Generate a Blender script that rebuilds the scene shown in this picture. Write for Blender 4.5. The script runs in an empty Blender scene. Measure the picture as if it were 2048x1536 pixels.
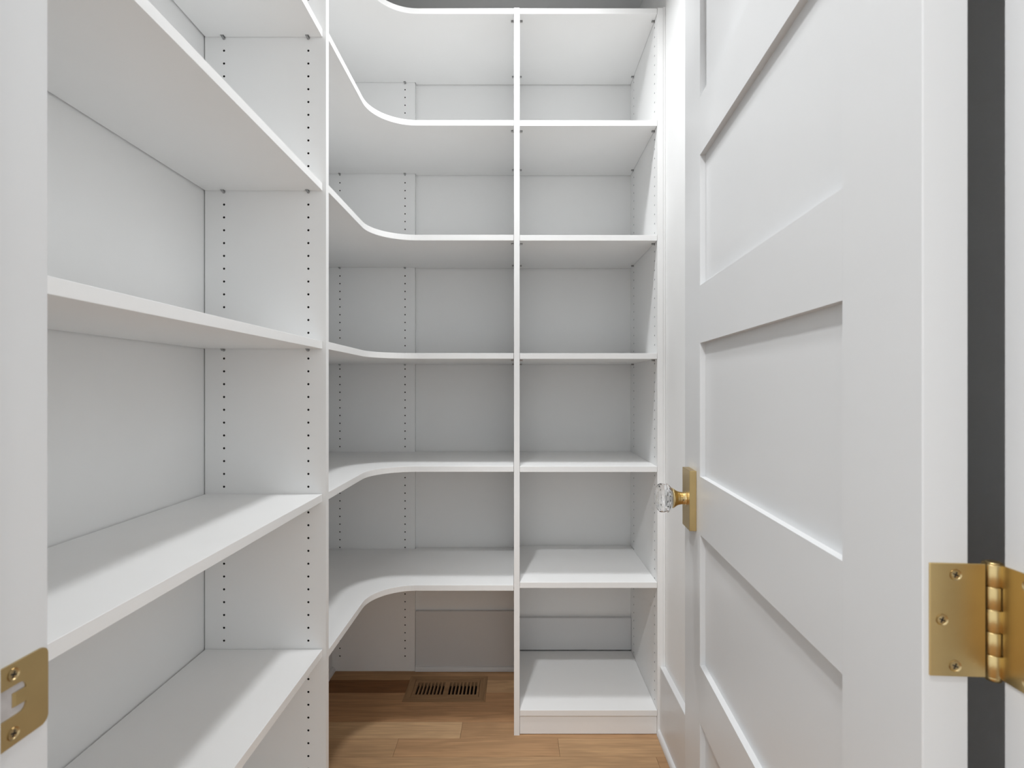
import bpy, bmesh, math, random
from mathutils import Vector, Matrix

# ---------------------------------------------------------------- camera, world, lights, exposure
scene = bpy.context.scene
C = scene.collection
H = 1.169            # lens height above the floor
F = 1060.0           # focal length in pixels of the 2048-wide frame
cam_d = bpy.data.cameras.new('camera')
cam_d.sensor_width = 36.0
cam_d.lens = F / 2048 * 36.0
cam_d.shift_x = -10 / 2048
cam_d.shift_y = 7.5 / 2048
cam_d.clip_start = 0.02
cam_d.dof.use_dof = True
cam_d.dof.focus_distance = 1.75
cam_d.dof.aperture_fstop = 10
cam = bpy.data.objects.new('camera', cam_d)
cam.location = (0, 0, H)
cam.rotation_euler = (math.pi / 2, 0, 0)
C.objects.link(cam)
scene.camera = cam

world = bpy.data.worlds.new('world')
scene.world = world
world.use_nodes = True
bg = world.node_tree.nodes['Background']
bg.inputs[0].default_value = (0.92, 0.97, 1.0, 1)
bg.inputs[1].default_value = 1.12

vs = scene.view_settings
vs.view_transform = 'Standard'
vs.look = 'None'
vs.gamma = 1.0
vs.use_curve_mapping = False
vs.exposure = 0.20

CEIL = 2.714


def disc_light(name, loc, size, watts, color=(1, 1, 1), spread=180):
    d = bpy.data.lights.new(name, 'AREA')
    d.shape = 'DISK'
    d.size = size
    d.energy = watts
    d.color = color
    d.spread = math.radians(spread)
    o = bpy.data.objects.new(name, d)
    o.location = loc
    C.objects.link(o)
    return o


disc_light('ceiling_light_glow', (-0.03, 1.37, CEIL - 0.034), 0.17, 8.6, (0.965, 0.985, 1.0), 142)
disc_light('downlight_glow', (-0.37, 0.03, CEIL - 0.012), 0.13, 17.0, (0.965, 0.985, 1.0), 120).rotation_euler = (math.radians(36), 0, 0)


# ---------------------------------------------------------------- materials
def new_mat(name, color, rough=0.5, metal=0.0, spec=0.5, noise=0.0, nscale=40.0, bump=0.0, bscale=400.0,
            trans=0.0, ior=1.5, coat=0.0):
    m = bpy.data.materials.new(name)
    m.use_nodes = True
    nt = m.node_tree
    b = nt.nodes['Principled BSDF']
    b.inputs['Base Color'].default_value = (*color, 1)
    b.inputs['Roughness'].default_value = rough
    b.inputs['Metallic'].default_value = metal
    b.inputs['Specular IOR Level'].default_value = spec
    b.inputs['Transmission Weight'].default_value = trans
    b.inputs['IOR'].default_value = ior
    b.inputs['Coat Weight'].default_value = coat
    tc = nt.nodes.new('ShaderNodeTexCoord')
    if noise:
        n = nt.nodes.new('ShaderNodeTexNoise')
        n.inputs['Scale'].default_value = nscale
        n.inputs['Detail'].default_value = 4
        r = nt.nodes.new('ShaderNodeValToRGB')
        r.color_ramp.elements[0].position = 0.3
        r.color_ramp.elements[1].position = 0.7
        r.color_ramp.elements[0].color = (*[c * (1 - noise) for c in color], 1)
        r.color_ramp.elements[1].color = (*[min(1, c * (1 + noise * 0.5)) for c in color], 1)
        nt.links.new(tc.outputs['Object'], n.inputs['Vector'])
        nt.links.new(n.outputs['Fac'], r.inputs['Fac'])
        nt.links.new(r.outputs['Color'], b.inputs['Base Color'])
    if bump:
        n = nt.nodes.new('ShaderNodeTexNoise')
        n.inputs['Scale'].default_value = bscale
        n.inputs['Detail'].default_value = 2
        bp = nt.nodes.new('ShaderNodeBump')
        bp.inputs['Strength'].default_value = bump
        bp.inputs['Distance'].default_value = 0.0006
        nt.links.new(tc.outputs['Object'], n.inputs['Vector'])
        nt.links.new(n.outputs['Fac'], bp.inputs['Height'])
        nt.links.new(bp.outputs['Normal'], b.inputs['Normal'])
    return m


def emit_mat(name, color, strength):
    m = bpy.data.materials.new(name)
    m.use_nodes = True
    b = m.node_tree.nodes['Principled BSDF']
    b.inputs['Base Color'].default_value = (*color, 1)
    b.inputs['Emission Color'].default_value = (*color, 1)
    b.inputs['Emission Strength'].default_value = strength
    return m


def wood_mat(name, base, along='X', use_object_color=True):
    m = bpy.data.materials.new(name)
    m.use_nodes = True
    nt = m.node_tree
    b = nt.nodes['Principled BSDF']
    L = nt.links.new
    tc = nt.nodes.new('ShaderNodeTexCoord')
    oi = nt.nodes.new('ShaderNodeObjectInfo')
    off = nt.nodes.new('ShaderNodeVectorMath'); off.operation = 'SCALE'
    comb = nt.nodes.new('ShaderNodeCombineXYZ')
    mul = nt.nodes.new('ShaderNodeMath'); mul.operation = 'MULTIPLY'; mul.inputs[1].default_value = 37.0
    L(oi.outputs['Random'], mul.inputs[0])
    L(mul.outputs[0], comb.inputs[0]); L(mul.outputs[0], comb.inputs[2])
    add = nt.nodes.new('ShaderNodeVectorMath'); add.operation = 'ADD'
    L(tc.outputs['Object'], add.inputs[0]); L(comb.outputs[0], add.inputs[1])
    mp = nt.nodes.new('ShaderNodeMapping')
    mp.inputs['Scale'].default_value = (1.0, 7.0, 7.0) if along == 'X' else (7.0, 1.0, 7.0)
    L(add.outputs[0], mp.inputs['Vector'])
    # broad cathedral figure
    n1 = nt.nodes.new('ShaderNodeTexNoise'); n1.inputs['Scale'].default_value = 2.6
    n1.inputs['Detail'].default_value = 3; n1.inputs['Distortion'].default_value = 0.6
    L(mp.outputs[0], n1.inputs['Vector'])
    rings = nt.nodes.new('ShaderNodeMath'); rings.operation = 'MULTIPLY'; rings.inputs[1].default_value = 22.0
    L(n1.outputs['Fac'], rings.inputs[0])
    sn = nt.nodes.new('ShaderNodeMath'); sn.operation = 'SINE'
    L(rings.outputs[0], sn.inputs[0])
    # fine fibres
    mp2 = nt.nodes.new('ShaderNodeMapping')
    mp2.inputs['Scale'].default_value = (8.0, 260.0, 260.0) if along == 'X' else (260.0, 8.0, 260.0)
    L(add.outputs[0], mp2.inputs['Vector'])
    n2 = nt.nodes.new('ShaderNodeTexNoise'); n2.inputs['Scale'].default_value = 1.0
    n2.inputs['Detail'].default_value = 3
    L(mp2.outputs[0], n2.inputs['Vector'])
    mr = nt.nodes.new('ShaderNodeMapRange')
    mr.inputs['From Min'].default_value = -1; mr.inputs['From Max'].default_value = 1
    mr.inputs['To Min'].default_value = 0.90; mr.inputs['To Max'].default_value = 1.06
    L(sn.outputs[0], mr.inputs['Value'])
    mr2 = nt.nodes.new('ShaderNodeMapRange')
    mr2.inputs['From Min'].default_value = 0.3; mr2.inputs['From Max'].default_value = 0.7
    mr2.inputs['To Min'].default_value = 0.84; mr2.inputs['To Max'].default_value = 1.12
    L(n2.outputs['Fac'], mr2.inputs['Value'])
    mm = nt.nodes.new('ShaderNodeMath'); mm.operation = 'MULTIPLY'
    L(mr.outputs[0], mm.inputs[0]); L(mr2.outputs[0], mm.inputs[1])
    sc = nt.nodes.new('ShaderNodeVectorMath'); sc.operation = 'SCALE'
    if use_object_color:
        L(oi.outputs['Color'], sc.inputs[0])
    else:
        sc.inputs[0].default_value = base
    L(mm.outputs[0], sc.inputs['Scale'])
    L(sc.outputs[0], b.inputs['Base Color'])
    b.inputs['Roughness'].default_value = 1.12
    bp = nt.nodes.new('ShaderNodeBump'); bp.inputs['Strength'].default_value = 0.15
    bp.inputs['Distance'].default_value = 0.0004
    L(n2.outputs['Fac'], bp.inputs['Height']); L(bp.outputs[0], b.inputs['Normal'])
    return m


M = {}
M['laminate'] = new_mat('white_laminate', (0.925, 0.925, 0.92), 0.42, noise=0.012, nscale=6, bump=0.06, bscale=900)
M['hole_shade'] = new_mat('shaded_hole_core', (0.012, 0.010, 0.008), 0.95)  # brown board inside the holes, darkened to near black as painted-in shade
M['paint'] = new_mat('satin_white_paint', (0.70, 0.703, 0.707), 0.33, noise=0.01, nscale=5, bump=0.05, bscale=160)
M['trim'] = new_mat('trim_white_paint', (0.745, 0.748, 0.753), 0.32, noise=0.01, nscale=5, bump=0.04, bscale=160)
M['wall'] = new_mat('matte_wall_paint', (0.92, 0.92, 0.915), 0.6, noise=0.02, nscale=3.5, bump=0.12, bscale=260)
M['ceiling'] = new_mat('ceiling_paint', (0.93, 0.93, 0.925), 0.8, noise=0.01, nscale=4)
M['brass'] = new_mat('satin_brass', (0.60, 0.45, 0.215), 0.32, metal=1.0, noise=0.03, nscale=60, bump=0.05, bscale=900)
M['brass_bright'] = new_mat('polished_satin_brass', (0.78, 0.62, 0.34), 0.22, metal=1.0)
M['screw'] = new_mat('brass_screw', (0.50, 0.38, 0.20), 0.28, metal=1.0)
M['dark'] = new_mat('dark_recess', (0.02, 0.016, 0.012), 0.8)
M['nickel'] = new_mat('nickel_pin', (0.42, 0.42, 0.42), 0.35, metal=1.0)
M['glass'] = new_mat('cut_crystal', (1, 1, 1), 0.0, trans=1.0, ior=1.52)
M['mortise'] = new_mat('mortise_wood', (0.50, 0.47, 0.46), 0.8, noise=0.1, nscale=120)
M['lamp'] = emit_mat('lit_diffuser', (1.0, 0.97, 0.92), 3.0)
M['oak'] = wood_mat('oak_floor', (0.4, 0.25, 0.13))
M['oak_y'] = wood_mat('oak_vent', (0.30, 0.175, 0.085), along='Y', use_object_color=False)
M['oak_x'] = wood_mat('oak_vent_long', (0.31, 0.18, 0.088), along='X', use_object_color=False)
M['duct'] = new_mat('duct_dark', (0.035, 0.012, 0.008), 0.7)
M['subfloor'] = new_mat('subfloor', (0.10, 0.06, 0.03), 0.9)


# ---------------------------------------------------------------- helpers
def root(name, label=None, cat=None, loc=(0, 0, 0), rotz=0.0, kind=None, group=None):
    o = bpy.data.objects.new(name, None)
    o.empty_display_size = 0.05
    C.objects.link(o)
    o.location = loc
    o.rotation_euler = (0, 0, rotz)
    if label: o['label'] = label
    if cat: o['category'] = cat
    if kind: o['kind'] = kind
    if group: o['group'] = group
    return o


def world_of(o):
    m = Matrix.Translation(o.location) @ o.rotation_euler.to_matrix().to_4x4()
    return (world_of(o.parent) @ o.matrix_parent_inverse @ m) if o.parent else m


def adopt(o, parent):
    o.parent = parent
    o.matrix_parent_inverse = world_of(parent).inverted()


def obj(name, bm, mat, parent=None, xf=None, label=None, smooth=False):
    """links bm (world coordinates, or coordinates of xf) as one mesh object with its origin at its centre"""
    if xf is not None:
        bmesh.ops.transform(bm, matrix=xf, verts=bm.verts)
    lo = Vector([min(v.co[i] for v in bm.verts) for i in range(3)])
    hi = Vector([max(v.co[i] for v in bm.verts) for i in range(3)])
    c = (lo + hi) / 2
    bmesh.ops.translate(bm, vec=-c, verts=bm.verts)
    me = bpy.data.meshes.new(name)
    bm.normal_update()
    bm.to_mesh(me); bm.free()
    for mm in (mat if isinstance(mat, (list, tuple)) else [mat]):
        me.materials.append(mm)
    if smooth:
        for p in me.polygons: p.use_smooth = True
    o = bpy.data.objects.new(name, me)
    C.objects.link(o)
    o.location = c
    if parent: adopt(o, parent)
    if label: o['label'] = label
    return o


def dup(o, delta, parent=None):
    c = o.copy()
    C.objects.link(c)
    c.location = o.location + Vector(delta)
    if parent: adopt(c, parent)
    return c


def add_box(bm, x0, x1, y0, y1, z0, z1, mi=0):
    v = [bm.verts.new(p) for p in ((x0, y0, z0), (x1, y0, z0), (x1, y1, z0), (x0, y1, z0),
                                   (x0, y0, z1), (x1, y0, z1), (x1, y1, z1), (x0, y1, z1))]
    for f in ((3, 2, 1, 0), (4, 5, 6, 7), (0, 1, 5, 4), (1, 2, 6, 5), (2, 3, 7, 6), (3, 0, 4, 7)):
        bm.faces.new([v[i] for i in f]).material_index = mi
    return v


def box(x0, x1, y0, y1, z0, z1, bev=0.0):
    bm = bmesh.new()
    add_box(bm, x0, x1, y0, y1, z0, z1)
    if bev:
        bmesh.ops.bevel(bm, geom=list(bm.edges), offset=bev, segments=1, affect='EDGES')
    return bm


def prism(pts, z0, z1, bev=0.0):
    """outline in XY extruded in Z"""
    bm = bmesh.new()
    a = [bm.verts.new((x, y, z0)) for x, y in pts]
    b = [bm.verts.new((x, y, z1)) for x, y in pts]
    bot = bm.faces.new(a[::-1]); top = bm.faces.new(b)
    n = len(pts)
    for i in range(n):
        bm.faces.new((a[i], a[(i + 1) % n], b[(i + 1) % n], b[i]))
    bmesh.ops.recalc_face_normals(bm, faces=bm.faces)
    if bev:
        es = [e for f in (bot, top) for e in f.edges]
        bmesh.ops.bevel(bm, geom=es, offset=bev, segments=1, affect='EDGES')
    return bm


def lathe(bm, prof, org, axis, seg=24, phase=0.0, mi=0, cap=True):
    """prof: list of (t along axis, radius)"""
    ax = Vector(axis).normalized()
    up = Vector((0, 0, 1)) if abs(ax.z) < 0.9 else Vector((1, 0, 0))
    s = ax.cross(up).normalized(); t = s.cross(ax).normalized()
    org = Vector(org)
    rings = []
    for d, r in prof:
        rings.append([bm.verts.new(org + ax * d + (s * math.cos(a) + t * math.sin(a)) * r)
                      for a in [phase + 2 * math.pi * k / seg for k in range(seg)]])
    fs = []
    for A, B in zip(rings, rings[1:]):
        for k in range(seg):
            fs.append(bm.faces.new((A[k], A[(k + 1) % seg], B[(k + 1) % seg], B[k])))
    if cap:
        fs.append(bm.faces.new(rings[0][::-1])); fs.append(bm.faces.new(rings[-1]))
    for f in fs: f.material_index = mi
    bmesh.ops.recalc_face_normals(bm, faces=fs)
    return fs


def drilled_face(bm, org, U, V, w, h, cols, rows, r=0.0028, depth=0.013, cw=0.008, pitch=0.032):
    """rectangle org..org+U*w+V*h with rows of real drilled holes; normal U x V"""
    U = Vector(U); V = Vector(V); N = U.cross(V); org = Vector(org)
    P = lambda u, v, n=0.0: bm.verts.new(org + U * u + V * v + N * n)

    def quad(u0, v0, u1, v1):
        bm.faces.new((P(u0, v0), P(u1, v0), P(u1, v1), P(u0, v1)))
    u = 0.0
    hp = pitch / 2
    for c in sorted(cols):
        quad(u, 0, c - cw, h)
        quad(c - cw, 0, c + cw, rows[0] - hp)
        quad(c - cw, rows[-1] + hp, c + cw, h)
        for v in rows:
            sq = [(cw, 0), (cw, hp), (0, hp), (-cw, hp), (-cw, 0), (-cw, -hp), (0, -hp), (cw, -hp)]
            so = [P(c + a, v + b) for a, b in sq]
            oc = [P(c + r * math.cos(k * math.pi / 4), v + r * math.sin(k * math.pi / 4)) for k in range(8)]
            ob = [P(c + r * math.cos(k * math.pi / 4), v + r * math.sin(k * math.pi / 4), -depth) for k in range(8)]
            for k in range(8):
                j = (k + 1) % 8
                bm.faces.new((so[k], so[j], oc[j], oc[k]))
                bm.faces.new((oc[k], oc[j], ob[j], ob[k])).material_index = 1
            bm.faces.new(ob).material_index = 1
        u = c + cw
    quad(u, 0, w, h)


def rows_for(ref, zmin, zmax, base):
    n0 = math.ceil((zmin - ref) / 0.032)
    n1 = math.floor((zmax - ref) / 0.032)
    return [ref + 0.032 * n - base for n in range(n0, n1 + 1)]


def upright(kind, a0, a1, b0, b1, z0, z1, cols, ref, front=True, back=True):
    """kind 'Y': board facing -Y (front) / +Y (back), a = X range, b = Y range, cols = X positions.
       kind 'X': board facing -X (front) / +X (back), a = Y range, b = X range, cols = Y positions."""
    bm = bmesh.new()
    h = z1 - z0
    rows = rows_for(ref, z0 + 0.05, z1 - 0.03, z0)
    V = (0, 0, 1)
    q = lambda *p: bm.faces.new([bm.verts.new(x) for x in p])
    if kind == 'Y':
        if front: drilled_face(bm, (a0, b0, z0), (1, 0, 0), V, a1 - a0, h, [c - a0 for c in cols], rows)
        else: q((a0, b0, z0), (a1, b0, z0), (a1, b0, z1), (a0, b0, z1))
        if back: drilled_face(bm, (a1, b1, z0), (-1, 0, 0), V, a1 - a0, h, [a1 - c for c in cols], rows, depth=0.006)
        else: q((a1, b1, z0), (a0, b1, z0), (a0, b1, z1), (a1, b1, z1))
        q((a1, b0, z0), (a1, b1, z0), (a1, b1, z1), (a1, b0, z1))
        q((a0, b1, z0), (a0, b0, z0), (a0, b0, z1), (a0, b1, z1))
        q((a0, b0, z1), (a1, b0, z1), (a1, b1, z1), (a0, b1, z1))
        q((a0, b1, z0), (a1, b1, z0), (a1, b0, z0), (a0, b0, z0))
    else:
        if front: drilled_face(bm, (b0, a1, z0), (0, -1, 0), V, a1 - a0, h, [a1 - c for c in cols], rows)
        else: q((b0, a1, z0), (b0, a0, z0), (b0, a0, z1), (b0, a1, z1))
        if back: drilled_face(bm, (b1, a0, z0), (0, 1, 0), V, a1 - a0, h, [c - a0 for c in cols], rows, depth=0.006)
        else: q((b1, a0, z0), (b1, a1, z0), (b1, a1, z1), (b1, a0, z1))
        q((b0, a0, z0), (b1, a0, z0), (b1, a0, z1), (b0, a0, z1))
        q((b1, a1, z0), (b0, a1, z0), (b0, a1, z1), (b1, a1, z1))
        q((b0, a0, z1), (b1, a0, z1), (b1, a1, z1), (b0, a1, z1))
        q((b0, a1, z0), (b1, a1, z0), (b1, a0, z0), (b0, a0, z0))
    return bm


LAM = [M['laminate'], M['hole_shade']]

# ---------------------------------------------------------------- the room
XL, XR, YB, YF, YK = -0.7815, 0.4995, 2.205, 0.412, 0.290     # walls: left, right, back, pantry face and kitchen face of front wall
JL, JR, HEAD = -0.3638, 0.378, 2.437                         # clear opening of the doorway


def struct(name, bm, mat, **k):
    o = obj(name, bm, mat, **k)
    o['kind'] = 'structure'
    return o


struct('wall_left', box(XL - 0.10, XL, YK, YB + 0.10, 0, CEIL), M['wall'])
struct('wall_right', box(XR, XR + 0.10, YK, YB + 0.10, 0, CEIL), M['wall'])
struct('wall_back', box(XL, XR, YB, YB + 0.10, 0, CEIL), M['wall'])
bm = bmesh.new()
add_box(bm, XL - 1.2, JL - 0.019, YK, YF, 0, CEIL)
add_box(bm, JR + 0.019, XR + 1.2, YK, YF, 0, CEIL)
add_box(bm, JL - 0.019, JR + 0.019, YK, YF, HEAD + 0.019, CEIL)
struct('wall_front', bm, M['wall'])
struct('ceiling', box(XL - 1.2, XR + 1.2, -2.4, YB + 0.10, CEIL, CEIL + 0.08), M['ceiling'])

# floor: subfloor + oak planks, a part each; a well is left for the vent
REG = (-0.428, -0.119, 1.972, 2.146)
bm = bmesh.new()
W0, W1 = XL - 1.2, XR + 1.2
gx0, gx1, gy0, gy1 = REG[0] + 0.02, REG[1] - 0.02, REG[2] + 0.02, REG[3] - 0.02
add_box(bm, W0, gx0, -2.4, YB + 0.1, -0.16, -0.019)
add_box(bm, gx1, W1, -2.4, YB + 0.1, -0.16, -0.019)
add_box(bm, gx0, gx1, -2.4, gy0, -0.16, -0.019)
add_box(bm, gx0, gx1, gy1, YB + 0.1, -0.16, -0.019)
floor = struct('floor', bm, M['subfloor'])
rnd = random.Random(11)
TONE = {'light': (0.60, 0.385, 0.21), 'pale': (0.50, 0.308, 0.162), 'mid': (0.445, 0.262, 0.134),
        'warm': (0.45, 0.250, 0.122), 'dark': (0.235, 0.105, 0.038)}
PW = 0.0882
known = {   # rows counted from the back seam at 2.120: butt joints (x) and tones, read from the photograph
    -1: ([], ['mid']),
    0: ([-0.27], ['dark', 'pale']),
    1: ([], ['warm']),
    2: ([0.62], ['warm', 'mid']),
    3: ([-0.190], ['light', 'mid']),
    4: ([-0.394, 0.136], ['pale', 'mid', 'pale']),
    5: ([-0.72, 0.44], ['mid', 'pale', 'mid']),
    6: ([-0.15], ['pale', 'mid']),
}


def plank(x0, x1, y0, y1, tone):
    g = 0.00035
    x0 += g; x1 -= g; y0 += g; y1 -= g
    zt = rnd.uniform(-0.0003, 0.0)
    rx0, rx1, ry0, ry1 = REG
    if x1 <= rx0 or x0 >= rx1 or y1 <= ry0 or y0 >= ry1:
        bm = box(x0, x1, y0, y1, -0.018, zt, 0.0004)
    else:
        bm = bmesh.new()
        if x0 < rx0: add_box(bm, x0, rx0 - .0006, y0, y1, -0.018, zt)
        if x1 > rx1: add_box(bm, rx1 + .0006, x1, y0, y1, -0.018, zt)
        a, b = max(x0, rx0 - .0006), min(x1, rx1 + .0006)
        if y0 < ry0: add_box(bm, a, b, y0, ry0 - .0006, -0.018, zt)
        if y1 > ry1: add_box(bm, a, b, ry1 + .0006, y1, -0.018, zt)
    if not bm.verts: return
    o = obj('floor_plank', bm, M['oak'], parent=floor)
    c = TONE[tone]; k = rnd.uniform(0.96, 1.04)
    o.color = (c[0] * k, c[1] * k, c[2] * k, 1)


for row in range(-1, 51):
    y1 = 2.120 - row * PW
    y0 = y1 - PW
    if row == -1: y1 = YB
    inside = y0 > YF
    xa, xb = (XL, XR) if inside else (W0, W1)
    if y0 < -2.35: break
    if not inside and y1 > YK:       # under the front wall and through the doorway
        xa, xb = (XL, XR) if y1 > YF else (JL - 0.019, JR + 0.019)
    if row in known:
        js, ts = known[row]
        js = [j for j in js if xa < j < xb]
        ts = ts[:len(js) + 1]
    else:
        js = []; x = xa + rnd.uniform(0.25, 1.1)
        while x < xb - 0.2:
            js.append(x); x += rnd.uniform(0.6, 1.4)
        ts = [rnd.choice(['light', 'pale', 'mid', 'mid', 'warm']) for _ in range(len(js) + 1)]
    xs = [xa] + js + [xb]
    for i, t in enumerate(ts):
        plank(xs[i], xs[i + 1], y0, y1, t)


# baseboards with shoe moulding
def shoe(kind, p, a0, a1, r, sgn):
    """quarter round: kind 'X' runs along Y with its back on the plane X=p and grows by sgn"""
    bm = bmesh.new()
    prof = [(0, 0.0005)] + [(r * math.cos(t), 0.0005 + 0.018 * math.sin(t)) for t in [k * math.pi / 16 for k in range(9)]]
    A = []; B = []
    for d, z in prof:
        if kind == 'X':
            A.append(bm.verts.new((p + sgn * d, a0, z))); B.append(bm.verts.new((p + sgn * d, a1, z)))
        else:
            A.append(bm.verts.new((a0, p + sgn * d, z))); B.append(bm.verts.new((a1, p + sgn * d, z)))
    n = len(prof)
    for i in range(n):
        bm.faces.new((A[i], A[(i + 1) % n], B[(i + 1) % n], B[i]))
    bm.faces.new(A); bm.faces.new(B)
    bmesh.ops.recalc_face_normals(bm, faces=bm.faces)
    return bm


bb = struct('baseboard_right', box(XR - 0.0185, XR, YF + 0.001, 1.7825, 0.001, 0.232, 0.0012), M['trim'])
obj('shoe_moulding', shoe('X', XR - 0.0185, YF + 0.001, 1.7825, 0.0115, -1), M['trim'], parent=bb, smooth=False)
bm = bmesh.new()
add_box(bm, -0.4195, -0.0102, YB - 0.0145, YB, 0.001, 0.2450)
bmesh.ops.bevel(bm, geom=list(bm.edges), offset=0.001, segments=1, affect='EDGES')
bb = struct('baseboard_back', bm, M['trim'])
obj('shoe_moulding', shoe('Y', YB - 0.0145, -0.4195, -0.0102, 0.010, -1), M['trim'], parent=bb)
obj('board_in_right_bay', box(0.0092, 0.4715, YB - 0.0175, YB, 0.087, 0.2185, 0.001), M['trim'], parent=bb).name = 'skirting_board'
bb = struct('baseboard_left', box(XL, XL + 0.019, 1.345, 2.1855, 0.001, 0.245, 0.001), M['trim'])
obj('shoe_moulding', shoe('X', XL + 0.019, 1.345, 2.1855, 0.0145, 1), M['trim'], parent=bb)

# door frame: jambs, head, stops, kitchen casing
fr = struct('trim_1', box(JL - 0.019, JL, YK - 0.002, YF, 0, HEAD, 0.0015), M['trim'])
obj('jamb', box(JR, JR + 0.019, YK - 0.002, YF, 0, HEAD, 0.0015), M['trim'], parent=fr)
obj('head_jamb', box(JL - 0.019, JR + 0.019, YK - 0.002, YF, HEAD, HEAD + 0.019, 0.001), M['trim'], parent=fr)
ST = 0.3635
obj('door_stop', box(JL, JL + 0.0105, YK + 0.03, ST, 0, HEAD, 0.001), M['trim'], parent=fr)
obj('door_stop', box(JR - 0.0105, JR, YK + 0.03, ST - 0.004, 0, HEAD, 0.001), M['trim'], parent=fr)
obj('door_stop', box(JL + 0.0105, JR - 0.0105, YK + 0.03, ST, HEAD - 0.0105, HEAD, 0.001), M['trim'], parent=fr)
cs = struct('trim_2', box(JL - 0.095, JL - 0.006, YK - 0.019, YK, 0, HEAD + 0.095, 0.001), M['trim'])
obj('casing', box(JR + 0.006, JR + 0.095, YK - 0.019, YK, 0, HEAD + 0.095, 0.001), M['trim'], parent=cs)
obj('casing', box(JL - 0.006, JR + 0.006, YK - 0.019, YK, HEAD + 0.006, HEAD + 0.095, 0.001), M['trim'], parent=cs)


# ---------------------------------------------------------------- screws
def screw_bm(c, n, r=0.0046, sink=True):
    """countersunk cross-head screw at c, facing n"""
    bm = bmesh.new()
    n = Vector(n).normalized(); c = Vector(c)
    lathe(bm, [(0.0002, r), (0.0007, r * 0.96), (0.0003, r * 0.80), (-0.0006, r * 0.66)], c, n, 20, cap=False)
    lathe(bm, [(-0.0006, r * 0.66), (0.0001, r * 0.6), (0.0003, r * 0.3)], c, n, 20, cap=True)
    up = Vector((0, 0, 1)); s = n.cross(up).normalized(); t = s.cross(n)
    for a in (0.4, 0.4 + math.pi / 2):
        d = s * math.cos(a) + t * math.sin(a); e = n.cross(d)
        L, w = r * 0.5, r * 0.11
        base = c + n * 0.00032
        vs = [base + d * L + e * w, base - d * L + e * w, base - d * L - e * w, base + d * L - e * w]
        lo = [bm.verts.new(v) for v in vs]; hi = [bm.verts.new(v + n * 0.0001) for v in vs]
        f = [bm.faces.new(hi)] + [bm.faces.new((lo[k], lo[(k + 1) % 4], hi[(k + 1) % 4], hi[k])) for k in range(4)]
        for q in f: q.material_index = 1
    bmesh.ops.recalc_face_normals(bm, faces=bm.faces)
    return bm


SCR = [M['screw'], M['dark']]

# ---------------------------------------------------------------- strike plate on the left jamb (part of the frame)
def strike():
    x = JL
    y0, y1, z0, z1 = 0.3640, 0.4096, 0.9118, 0.9706
    t = 0.0016
    r = 0.0062
    hy0, hy1, hz0, hz1 = 0.3655, 0.3912, 0.9325, 0.9545
    outer = [(y0, z0), (y1 - r, z0)] + [(y1 - r + r * math.sin(a), z0 + r - r * math.cos(a)) for a in
             [math.pi / 2 * k / 6 for k in range(1, 6)]] + [(y1, z0 + r), (y1, z1 - r)] + \
            [(y1 - r + r * math.cos(a), z1 - r + r * math.sin(a)) for a in [math.pi / 2 * k / 6 for k in range(1, 6)]] + \
            [(y1 - r, z1), (y0, z1)]
    q = 0.005
    hole = [(hy0, hz0), (hy1 - q, hz0)] + [(hy1 - q + q * math.sin(a), hz0 + q - q * math.cos(a)) for a in
            [math.pi / 2 * k / 5 for k in range(1, 5)]] + [(hy1, hz0 + q), (hy1, hz1 - q)] + \
           [(hy1 - q + q * math.cos(a), hz1 - q + q * math.sin(a)) for a in [math.pi / 2 * k / 5 for k in range(1, 5)]] + \
           [(hy1 - q, hz1), (hy0, hz1)]
    bm = bmesh.new()

    def loop(pts, xx):
        vs = [bm.verts.new((xx, a, b)) for a, b in pts]
        es = [bm.edges.new((vs[i], vs[(i + 1) % len(vs)])) for i in range(len(vs))]
        return vs, es
    o1, e1 = loop(outer, x + t); h1, e2 = loop(hole, x + t)
    bmesh.ops.triangle_fill(bm, edges=e1 + e2, use_beauty=True)
    o0 = [bm.verts.new((x + 0.0001, a, b)) for a, b in outer]
    h0 = [bm.verts.new((x - 0.0015, a, b)) for a, b in hole]
    for A, B in ((o1, o0), (h1, h0)):
        for i in range(len(A)):
            bm.faces.new((A[i], A[(i + 1) % len(A)], B[(i + 1) % len(A)], B[i]))
    bmesh.ops.recalc_face_normals(bm, faces=bm.faces)
    sp = obj('strike_plate', bm, M['brass'], parent=fr, label='brass strike plate with latch hole')
    # the latch hole's floor and the bent tongue
    bm = bmesh.new()
    vs = [bm.verts.new((x + 0.0004, a, b)) for a, b in hole]
    bm.faces.new(vs)
    obj('latch_pocket', bm, M['mortise'], parent=sp, label='grey wood inside the latch hole')
    bm = bmesh.new()
    pr = [(hy1, x + t), (hy1 - 0.004, x + t - 0.0002), (hy1 - 0.0075, x + 0.0012), (hy1 - 0.010, x + 0.0006)]
    for (ya, xa), (yb, xb) in zip(pr, pr[1:]):
        v = [bm.verts.new(p) for p in ((xa, ya, 0.9385), (xb, yb, 0.9385), (xb, yb, 0.9488), (xa, ya, 0.9488))]
        bm.faces.new(v)
        v2 = [bm.verts.new((p.co.x - 0.0005, p.co.y, p.co.z)) for p in v]
        bm.faces.new(v2[::-1])
        for i in range(4): bm.faces.new((v[i], v[(i + 1) % 4], v2[(i + 1) % 4], v2[i]))
    obj('strike_tongue', bm, M['brass'], parent=sp)
    for z in (0.9203, 0.9628):
        obj('screw', screw_bm((x + t, 0.3812, z), (1, 0, 0), 0.0046), SCR, parent=sp)


strike()

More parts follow.
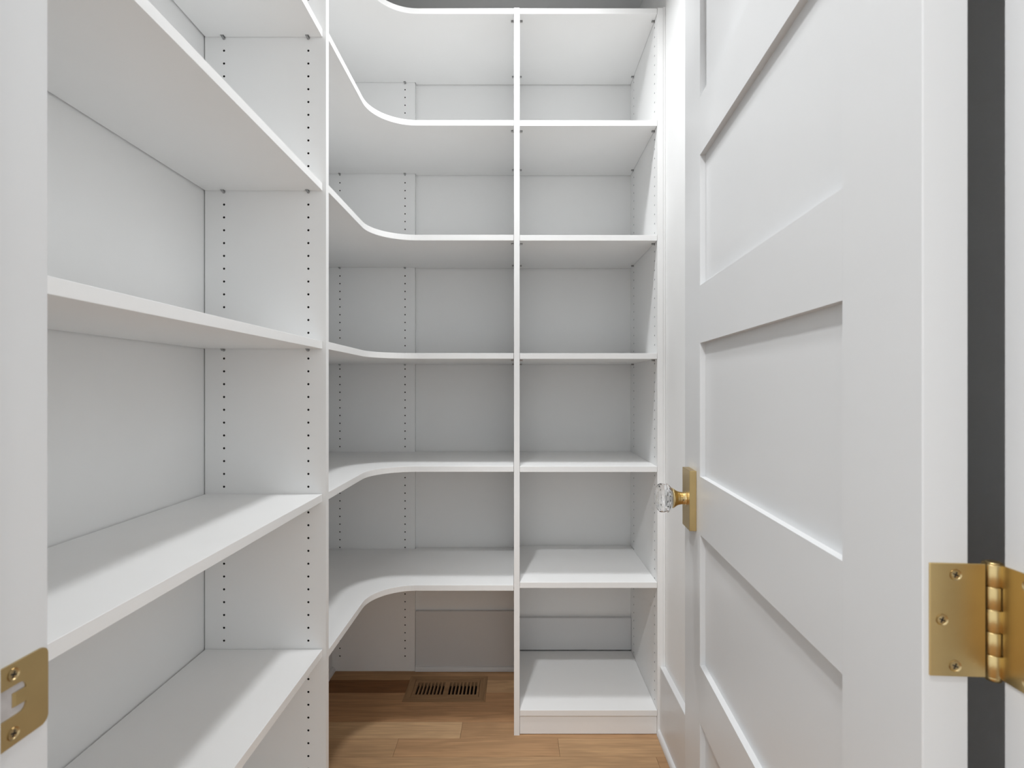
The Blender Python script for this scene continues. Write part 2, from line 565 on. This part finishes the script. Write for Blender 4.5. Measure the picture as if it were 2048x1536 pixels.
# ---------------------------------------------------------------- the open door
ang = math.atan(67 / F)
P0 = Vector((0.3213, 0.420, 0.0))
DL, DT, DTOP, DBOT = 0.7430, 0.0346, 2.428, 0.012
door = root('door_1', loc=P0, rotz=math.pi / 2 - ang, kind='structure')
DM = world_of(door)          # local x along the door from the hinge edge, local y out of the visible face, z up
SW = 0.1163
BV = 0.0008
panels = [(0.251, 0.5084), (0.6213, 0.8796), (0.994, 1.2572), (1.3706, 1.628), (1.742, 2.000), (2.113, 2.314)]
for a, b in ((0, SW), (DL - SW, DL)):
    obj('stile', box(a, b, -DT, 0, DBOT, DTOP, BV), M['paint'], parent=door, xf=DM)
zs = [DBOT] + [z for p in panels for z in p] + [DTOP]
for i in range(0, len(zs), 2):
    obj('rail', box(SW - 0.0006, DL - SW + 0.0006, -DT + 0.00002, -0.00002, zs[i], zs[i + 1]), M['paint'], parent=door, xf=DM)
for a, b in panels:
    obj('door_panel', box(SW - 0.004, DL - SW + 0.004, -DT + 0.0105, -0.0105, a - 0.004, b + 0.004), M['paint'], parent=door, xf=DM)

# knob set: rectangular brass plate, flared neck, cut glass knob
kx, kz = (1.0985 - P0.y) / math.cos(ang), 0.940
plate = obj('knob_plate', box(kx - 0.0287, kx + 0.0287, 0.0, 0.0140, kz - 0.0608, kz + 0.0608, 0.0007), M['brass'],
            parent=door, xf=DM, label='rectangular satin brass backplate')
bm = bmesh.new()
prof = [(0.0140, 0.0138), (0.0150, 0.0140), (0.0155, 0.0130), (0.0175, 0.0127), (0.022, 0.0126), (0.027, 0.0134),
        (0.032, 0.0150), (0.036, 0.0175), (0.039, 0.0198), (0.041, 0.0208), (0.0425, 0.0208), (0.0435, 0.0195)]
lathe(bm, prof, (kx, 0, kz), (0, 1, 0), 32)
obj('knob_neck', bm, M['brass_bright'], parent=plate, xf=DM, smooth=False, label='flared brass neck with a set screw')
bm = bmesh.new()
lathe(bm, [(0, 0.0011), (0.0006, 0.0011)], (kx - 0.0124, 0.0215, kz - 0.0012), (-1, 0, 0), 10)
obj('set_screw', bm, M['dark'], parent=plate, xf=DM)
bm = bmesh.new()
gp = [(0.0437, 0.0165), (0.0452, 0.0235), (0.0500, 0.0288), (0.0545, 0.0300), (0.0640, 0.0300), (0.0690, 0.0286), (0.0735, 0.0230),
      (0.0755, 0.0130)]
lathe(bm, gp, (kx, 0, kz), (0, 1, 0), 12, phase=0.26)
obj('glass_knob', bm, M['glass'], parent=plate, xf=DM, label='clear faceted glass knob')
# same knob set on the hidden face
bm = box(kx - 0.0287, kx + 0.0287, -DT - 0.0140, -DT, kz - 0.0608, kz + 0.0608, 0.0007)
p2 = obj('knob_plate', bm, M['brass'], parent=door, xf=DM)
bm = bmesh.new(); lathe(bm, [(t * 0.75, r) for t, r in prof], (kx, -DT, kz), (0, -1, 0), 32)
obj('knob_neck', bm, M['brass_bright'], parent=p2, xf=DM)
bm = box(DL, DL + 0.0009, -DT / 2 - 0.0125, -DT / 2 + 0.0125, kz - 0.0285, kz + 0.0285)
obj('latch_face', bm, M['brass'], parent=door, xf=DM)


# hinges
def knuckle_bm(c, zc, hh):
    bm = bmesh.new()
    r = 0.0073
    n = 5
    for k in range(n):
        z0 = zc - hh / 2 + hh * k / n; z1 = z0 + hh / n
        lathe(bm, [(z0 + 0.00025, r - 0.0004), (z0 + 0.0007, r), (z1 - 0.0007, r), (z1 - 0.00025, r - 0.0004)],
              (c.x, c.y, 0), (0, 0, 1), 28)
    lathe(bm, [(zc - hh / 2 + 0.001, r - 0.001), (zc + hh / 2 - 0.001, r - 0.001)], (c.x, c.y, 0), (0, 0, 1), 20)
    zt = zc + hh / 2
    lathe(bm, [(zt - 0.0005, r * 0.80), (zt + 0.0006, r * 0.78), (zt + 0.0012, r * 0.5)], (c.x, c.y, 0), (0, 0, 1), 24)
    zb = zc - hh / 2
    lathe(bm, [(zb - 0.0040, r * 0.45), (zb - 0.0034, r * 0.75), (zb - 0.001, r * 0.86), (zb + 0.0005, r * 0.86)],
          (c.x, c.y, 0), (0, 0, 1), 24)
    for f in bm.faces: f.smooth = True
    return bm


def leaf_on_door(hh, zc, xe):
    """leaf in door coordinates: on the hinge edge (x=0), reaching out to the barrel"""
    bm = bmesh.new()
    ya, yb = -0.0048, xe
    add_box(bm, -0.0014, 0.0006, yb, ya, zc - hh / 2, zc + hh / 2)
    bmesh.ops.bevel(bm, geom=list(bm.edges), offset=0.0003, segments=1, affect='EDGES')
    return bm


HH = 0.0890
BC = Vector((0.3766, 0.4192, 0))
for hz in (0.9862, 0.300, 1.640, 2.270):
    kn = obj('hinge', knuckle_bm(BC, hz, HH), M['brass'], parent=door, label='brass butt hinge')
    # leaf let into the door's hinge edge; it stops where it wraps round the barrel
    bl = DM.inverted() @ Vector((BC.x, BC.y, 0))
    obj('hinge_leaf', leaf_on_door(HH, hz, bl.y + 0.0088), M['brass'], parent=kn, xf=DM)
    for du, dz in ((0.0240, 0.0357), (0.0138, 0.0), (0.0236, -0.0362)):
        obj('screw', screw_bm((-0.0014, -du, hz + dz), (-1, 0, 0), 0.0046), SCR, parent=kn, xf=DM)
    # jamb leaf with cut-outs between its knuckles
    bm = bmesh.new()
    y1 = YF + 0.0008
    add_box(bm, JR - 0.0012, JR + 0.0006, y1 - 0.036, y1 - 0.002, hz - HH / 2, hz + HH / 2)
    for k in (0, 2, 4):
        z0 = hz - HH / 2 + HH * k / 5
        add_box(bm, JR - 0.0012, JR + 0.0006, y1 - 0.002, y1 + 0.0045, z0 + 0.0003, z0 + HH / 5 - 0.0003)
    obj('hinge_leaf', bm, M['brass'], parent=kn)
    for dy, dz in ((0.0215, 0.0357), (0.0312, 0.0), (0.0215, -0.0362)):
        obj('screw', screw_bm((JR - 0.0012, YF - dy, hz + dz), (-1, 0, 0), 0.0046), SCR, parent=kn)

# ---------------------------------------------------------------- shelving
TS = 0.0190
TOP = 2.4465
YA = 1.3225                       # face of the upright that ends the left run
pin_mesh = None


def pin_bm(c, n):
    """shelf support: round pin out of the upright with a small spoon under the shelf"""
    bm = bmesh.new()
    c = Vector(c); n = Vector(n)
    lathe(bm, [(0.0003, 0.0023), (0.0005, 0.0023), (0.0006, 0.0036), (0.0018, 0.0036), (0.0020, 0.0026), (0.0095, 0.0026), (0.0100, 0.0020)],
          c, n, 10)
    s = n.cross(Vector((0, 0, 1)))
    a = c + n * 0.0015; b = c + n * 0.0105
    v = []
    for z in (0.0018, 0.0030):
        for p, sg in ((a, -1), (b, -1), (b, 1), (a, 1)):
            v.append(bm.verts.new(p + s * sg * 0.0042 + Vector((0, 0, z))))
    for f in ((3, 2, 1, 0), (4, 5, 6, 7), (0, 1, 5, 4), (1, 2, 6, 5), (2, 3, 7, 6), (3, 0, 4, 7)):
        bm.faces.new([v[i] for i in f])
    bmesh.ops.recalc_face_normals(bm, faces=bm.faces)
    return bm


PINS = {}


def pins(parent, places, z):
    for x, y, n in places:
        c = Vector((x, y, z - 0.0032))
        if n not in PINS:
            o = obj('shelf_pin', pin_bm(c, n), M['nickel'], parent=parent)
            PINS[n] = (o, c.copy())
        else:
            o, c0 = PINS[n]
            dup(o, c - c0, parent)


# --- left run
LF = -0.4853                      # front edge of the shelves
LP = -0.4766                      # front edge of the uprights
left = root('shelving_unit', 'tall white adjustable shelf unit along the left wall, nearest the doorway',
            'shelving', (-0.63, 0.88, 0))
HREF = 2.010
hc = (-0.7800 + 0.0490, -0.4766 - 0.0440)
obj('side_panel', upright('Y', XL + 0.003, LP, YA, YA + TS, 0.0, TOP, hc, HREF), LAM, parent=left)
obj('side_panel', upright('Y', XL + 0.003, LP, 0.4325, 0.4515, 0.0, TOP, hc, HREF), LAM, parent=left)
for zt in (TOP, 2.0435 + TS, 1.6602 + TS, 1.2660 + TS, 0.9040, 0.5170):
    obj('shelf', box(XL + 0.0045, LF, 0.4525, YA - 0.0008, zt - TS, zt, 0.0005), M['laminate'], parent=left)
    pins(left, [(x, y, n) for x in hc for y, n in ((YA, (0, -1, 0)), (0.4515, (0, 1, 0)))], zt - TS)
obj('bottom_shelf', box(XL + 0.0045, LF, 0.4525, YA - 0.0008, 0.070, 0.089, 0.0005), M['laminate'], parent=left)
obj('toe_kick', box(LF - 0.022, LF - 0.006, 0.4525, YA - 0.0008, 0.0005, 0.0695, 0.0004), M['laminate'], parent=left)

# --- corner unit
FY = 1.784
corner = root('shelving_unit', 'white corner shelves with curved inside edges between left upright and centre upright',
              'shelving', (-0.45, 1.95, 0))
ec = (-0.7305, -0.4618)
obj('end_panel', upright('Y', XL + 0.002, -0.4207, 2.1862, 2.2045, 0.0, TOP, ec, 1.6303, back=False), LAM, parent=corner)


def corner_outline():
    R = 0.143
    cx, cy = -0.478 + R, FY - R
    arc = [(cx + R * math.cos(a), cy + R * math.sin(a)) for a in [math.pi - math.pi / 2 * k / 20 for k in range(21)]]
    return [(XL + 0.0025, YA + TS + 0.001), (-0.478, YA + TS + 0.001)] + arc + \
           [(-0.0113, FY), (-0.0113, 2.2015), (-0.4185, 2.2015), (-0.4185, 2.1848), (XL + 0.0025, 2.1848)]


def hh(y): return H + (775.5 - y) / (F / FY)


CP = [(ec[0], 2.1862, (0, -1, 0)), (ec[1], 2.1862, (0, -1, 0)), (hc[0], YA + TS, (0, 1, 0)), (hc[1], YA + TS, (0, 1, 0)),
      (-0.0101, 1.819, (-1, 0, 0)), (-0.0101, 2.143, (-1, 0, 0))]
for y in (16.4, 240.0, 469.6, 706.3, 932.5, 1170.3):
    zt = hh(y) if y > 20 else TOP
    obj('curved_shelf', prism(corner_outline(), zt - TS, zt, 0.0005), M['laminate'], parent=corner)
    pins(corner, CP, zt - TS)

# --- right tower
tower = root('shelving_unit', 'narrow white shelf tower with toe kick standing against the back wall beside the right wall',
             'shelving', (0.23, 1.99, 0))
rc = (1.819, 2.143)
RREF = 2.340
obj('centre_upright', upright('X', FY - 0.002, YB - 0.0005, -0.0101, 0.0088, 0.0, TOP, rc, RREF), LAM, parent=tower).name = 'side_panel'
obj('side_panel', upright('X', FY - 0.002, YB - 0.0005, 0.4722, 0.4912, 0.0, TOP, rc, RREF, back=False), LAM, parent=tower)
TP = [(0.0088, y, (1, 0, 0)) for y in rc] + [(0.4722, y, (-1, 0, 0)) for y in rc]
for y in (16.4, 240.5, 470.0, 706.5, 932.8, 1164.8):
    zt = hh(y) if y > 20 else TOP
    obj('shelf', box(0.0095, 0.4716, FY, 2.2015, zt - TS, zt, 0.0005), M['laminate'], parent=tower)
    pins(tower, TP, zt - TS)
zb = hh(1420.6)
obj('bottom_shelf', box(0.0095, 0.4716, FY, 2.1860, zb - TS, zb, 0.0005), M['laminate'], parent=tower)
obj('toe_kick', box(0.0095, 0.4716, FY + 0.004, FY + 0.020, 0.0015, zb - TS - 0.0006, 0.0004), M['laminate'], parent=tower)
obj('filler_strip', box(0.4918, XR - 0.0005, FY - 0.001, FY + 0.018, 0.0005, TOP + 0.004, 0.0004), M['laminate'], parent=tower)

# ---------------------------------------------------------------- floor vent
vent = root('floor_register', 'wooden slotted air vent set flush in the oak floor under the corner shelves', 'floor vent',
            ((REG[0] + REG[1]) / 2, (REG[2] + REG[3]) / 2, 0))
x0, x1, y0, y1 = REG
ix0, ix1, iy0, iy1 = -0.403, -0.146, 2.003, 2.121
zt = 0.0012
for pts, m in (([(x0, y0), (x1, y0), (ix1, iy0), (ix0, iy0)], 'oak_x'), ([(x1, y1), (x0, y1), (ix0, iy1), (ix1, iy1)], 'oak_x'),
               ([(x1, y0), (x1, y1), (ix1, iy1), (ix1, iy0)], 'oak_y'), ([(x0, y1), (x0, y0), (ix0, iy0), (ix0, iy1)], 'oak_y')):
    obj('vent_frame', prism(pts, -0.0175, zt, 0.0004), M[m], parent=vent)
g = 0.0009
bm = bmesh.new()
sy0, sy1 = 2.019, 2.104
a0, a1, b0, b1 = -0.3895, -0.2835, -0.2640, -0.1560
for bx in ((ix0 + g, ix1 - g * 1.6, iy0 + g, sy0), (ix0 + g, ix1 - g * 1.6, sy1, iy1 - g), (ix0 + g, a0, sy0, sy1), (a1, b0, sy0, sy1), (b1, ix1 - g * 1.6, sy0, sy1)):
    add_box(bm, bx[0], bx[1], bx[2], bx[3], -0.016, zt - 0.0008)
obj('vent_grille', bm, M['oak_x'], parent=vent)
first = None
for s0, s1 in ((a0, a1), (b0, b1)):
    pit = (s1 - s0 + 0.0062) / 8
    for k in range(1, 8):
        xc = s0 + k * pit - 0.0031
        if first is None:
            first = obj('slat', box(xc - 0.0031, xc + 0.0031, sy0, sy1, -0.015, zt - 0.0009, 0.0004), M['oak_y'], parent=vent)
            fx = xc
        else:
            dup(first, (xc - fx, 0, 0), vent)
bm = bmesh.new()
add_box(bm, gx0 + 0.002, gx1 - 0.002, gy0 + 0.002, gy1 - 0.002, -0.120, -0.110)
for q in ((gx0 + .002, gx0 + .004, gy0 + .002, gy1 - .002), (gx1 - .004, gx1 - .002, gy0 + .002, gy1 - .002),
          (gx0 + .004, gx1 - .004, gy0 + .002, gy0 + .004), (gx0 + .004, gx1 - .004, gy1 - .004, gy1 - .002)):
    add_box(bm, q[0], q[1], q[2], q[3], -0.110, -0.018)
obj('duct', bm, M['duct'], parent=vent, label='dark duct below the slats')

# ---------------------------------------------------------------- lamps
lamp = root('ceiling_light', 'round flush white ceiling light above the pantry floor', 'ceiling light', (-0.03, 1.37, CEIL - 0.03))
bm = bmesh.new()
lathe(bm, [(0, 0.118), (0.012, 0.118), (0.028, 0.108), (0.030, 0.094)], (-0.03, 1.37, CEIL), (0, 0, -1), 48)
obj('housing', bm, M['trim'], parent=lamp)
bm = bmesh.new()
lathe(bm, [(0.0300, 0.092), (0.0320, 0.090)], (-0.03, 1.37, CEIL), (0, 0, -1), 48)
obj('diffuser', bm, M['lamp'], parent=lamp)
can = root('recessed_light', 'small round recessed light in the ceiling just outside the doorway', 'ceiling light', (-0.37, 0.03, CEIL - 0.006))
bm = bmesh.new()
lathe(bm, [(0, 0.085), (0.004, 0.084), (0.006, 0.074)], (-0.37, 0.03, CEIL), (0, 0, -1), 40)
obj('trim_ring', bm, M['trim'], parent=can)
bm = bmesh.new()
lathe(bm, [(0.0062, 0.070), (0.0075, 0.068)], (-0.37, 0.03, CEIL), (0, 0, -1), 40)
obj('diffuser', bm, M['lamp'], parent=can)
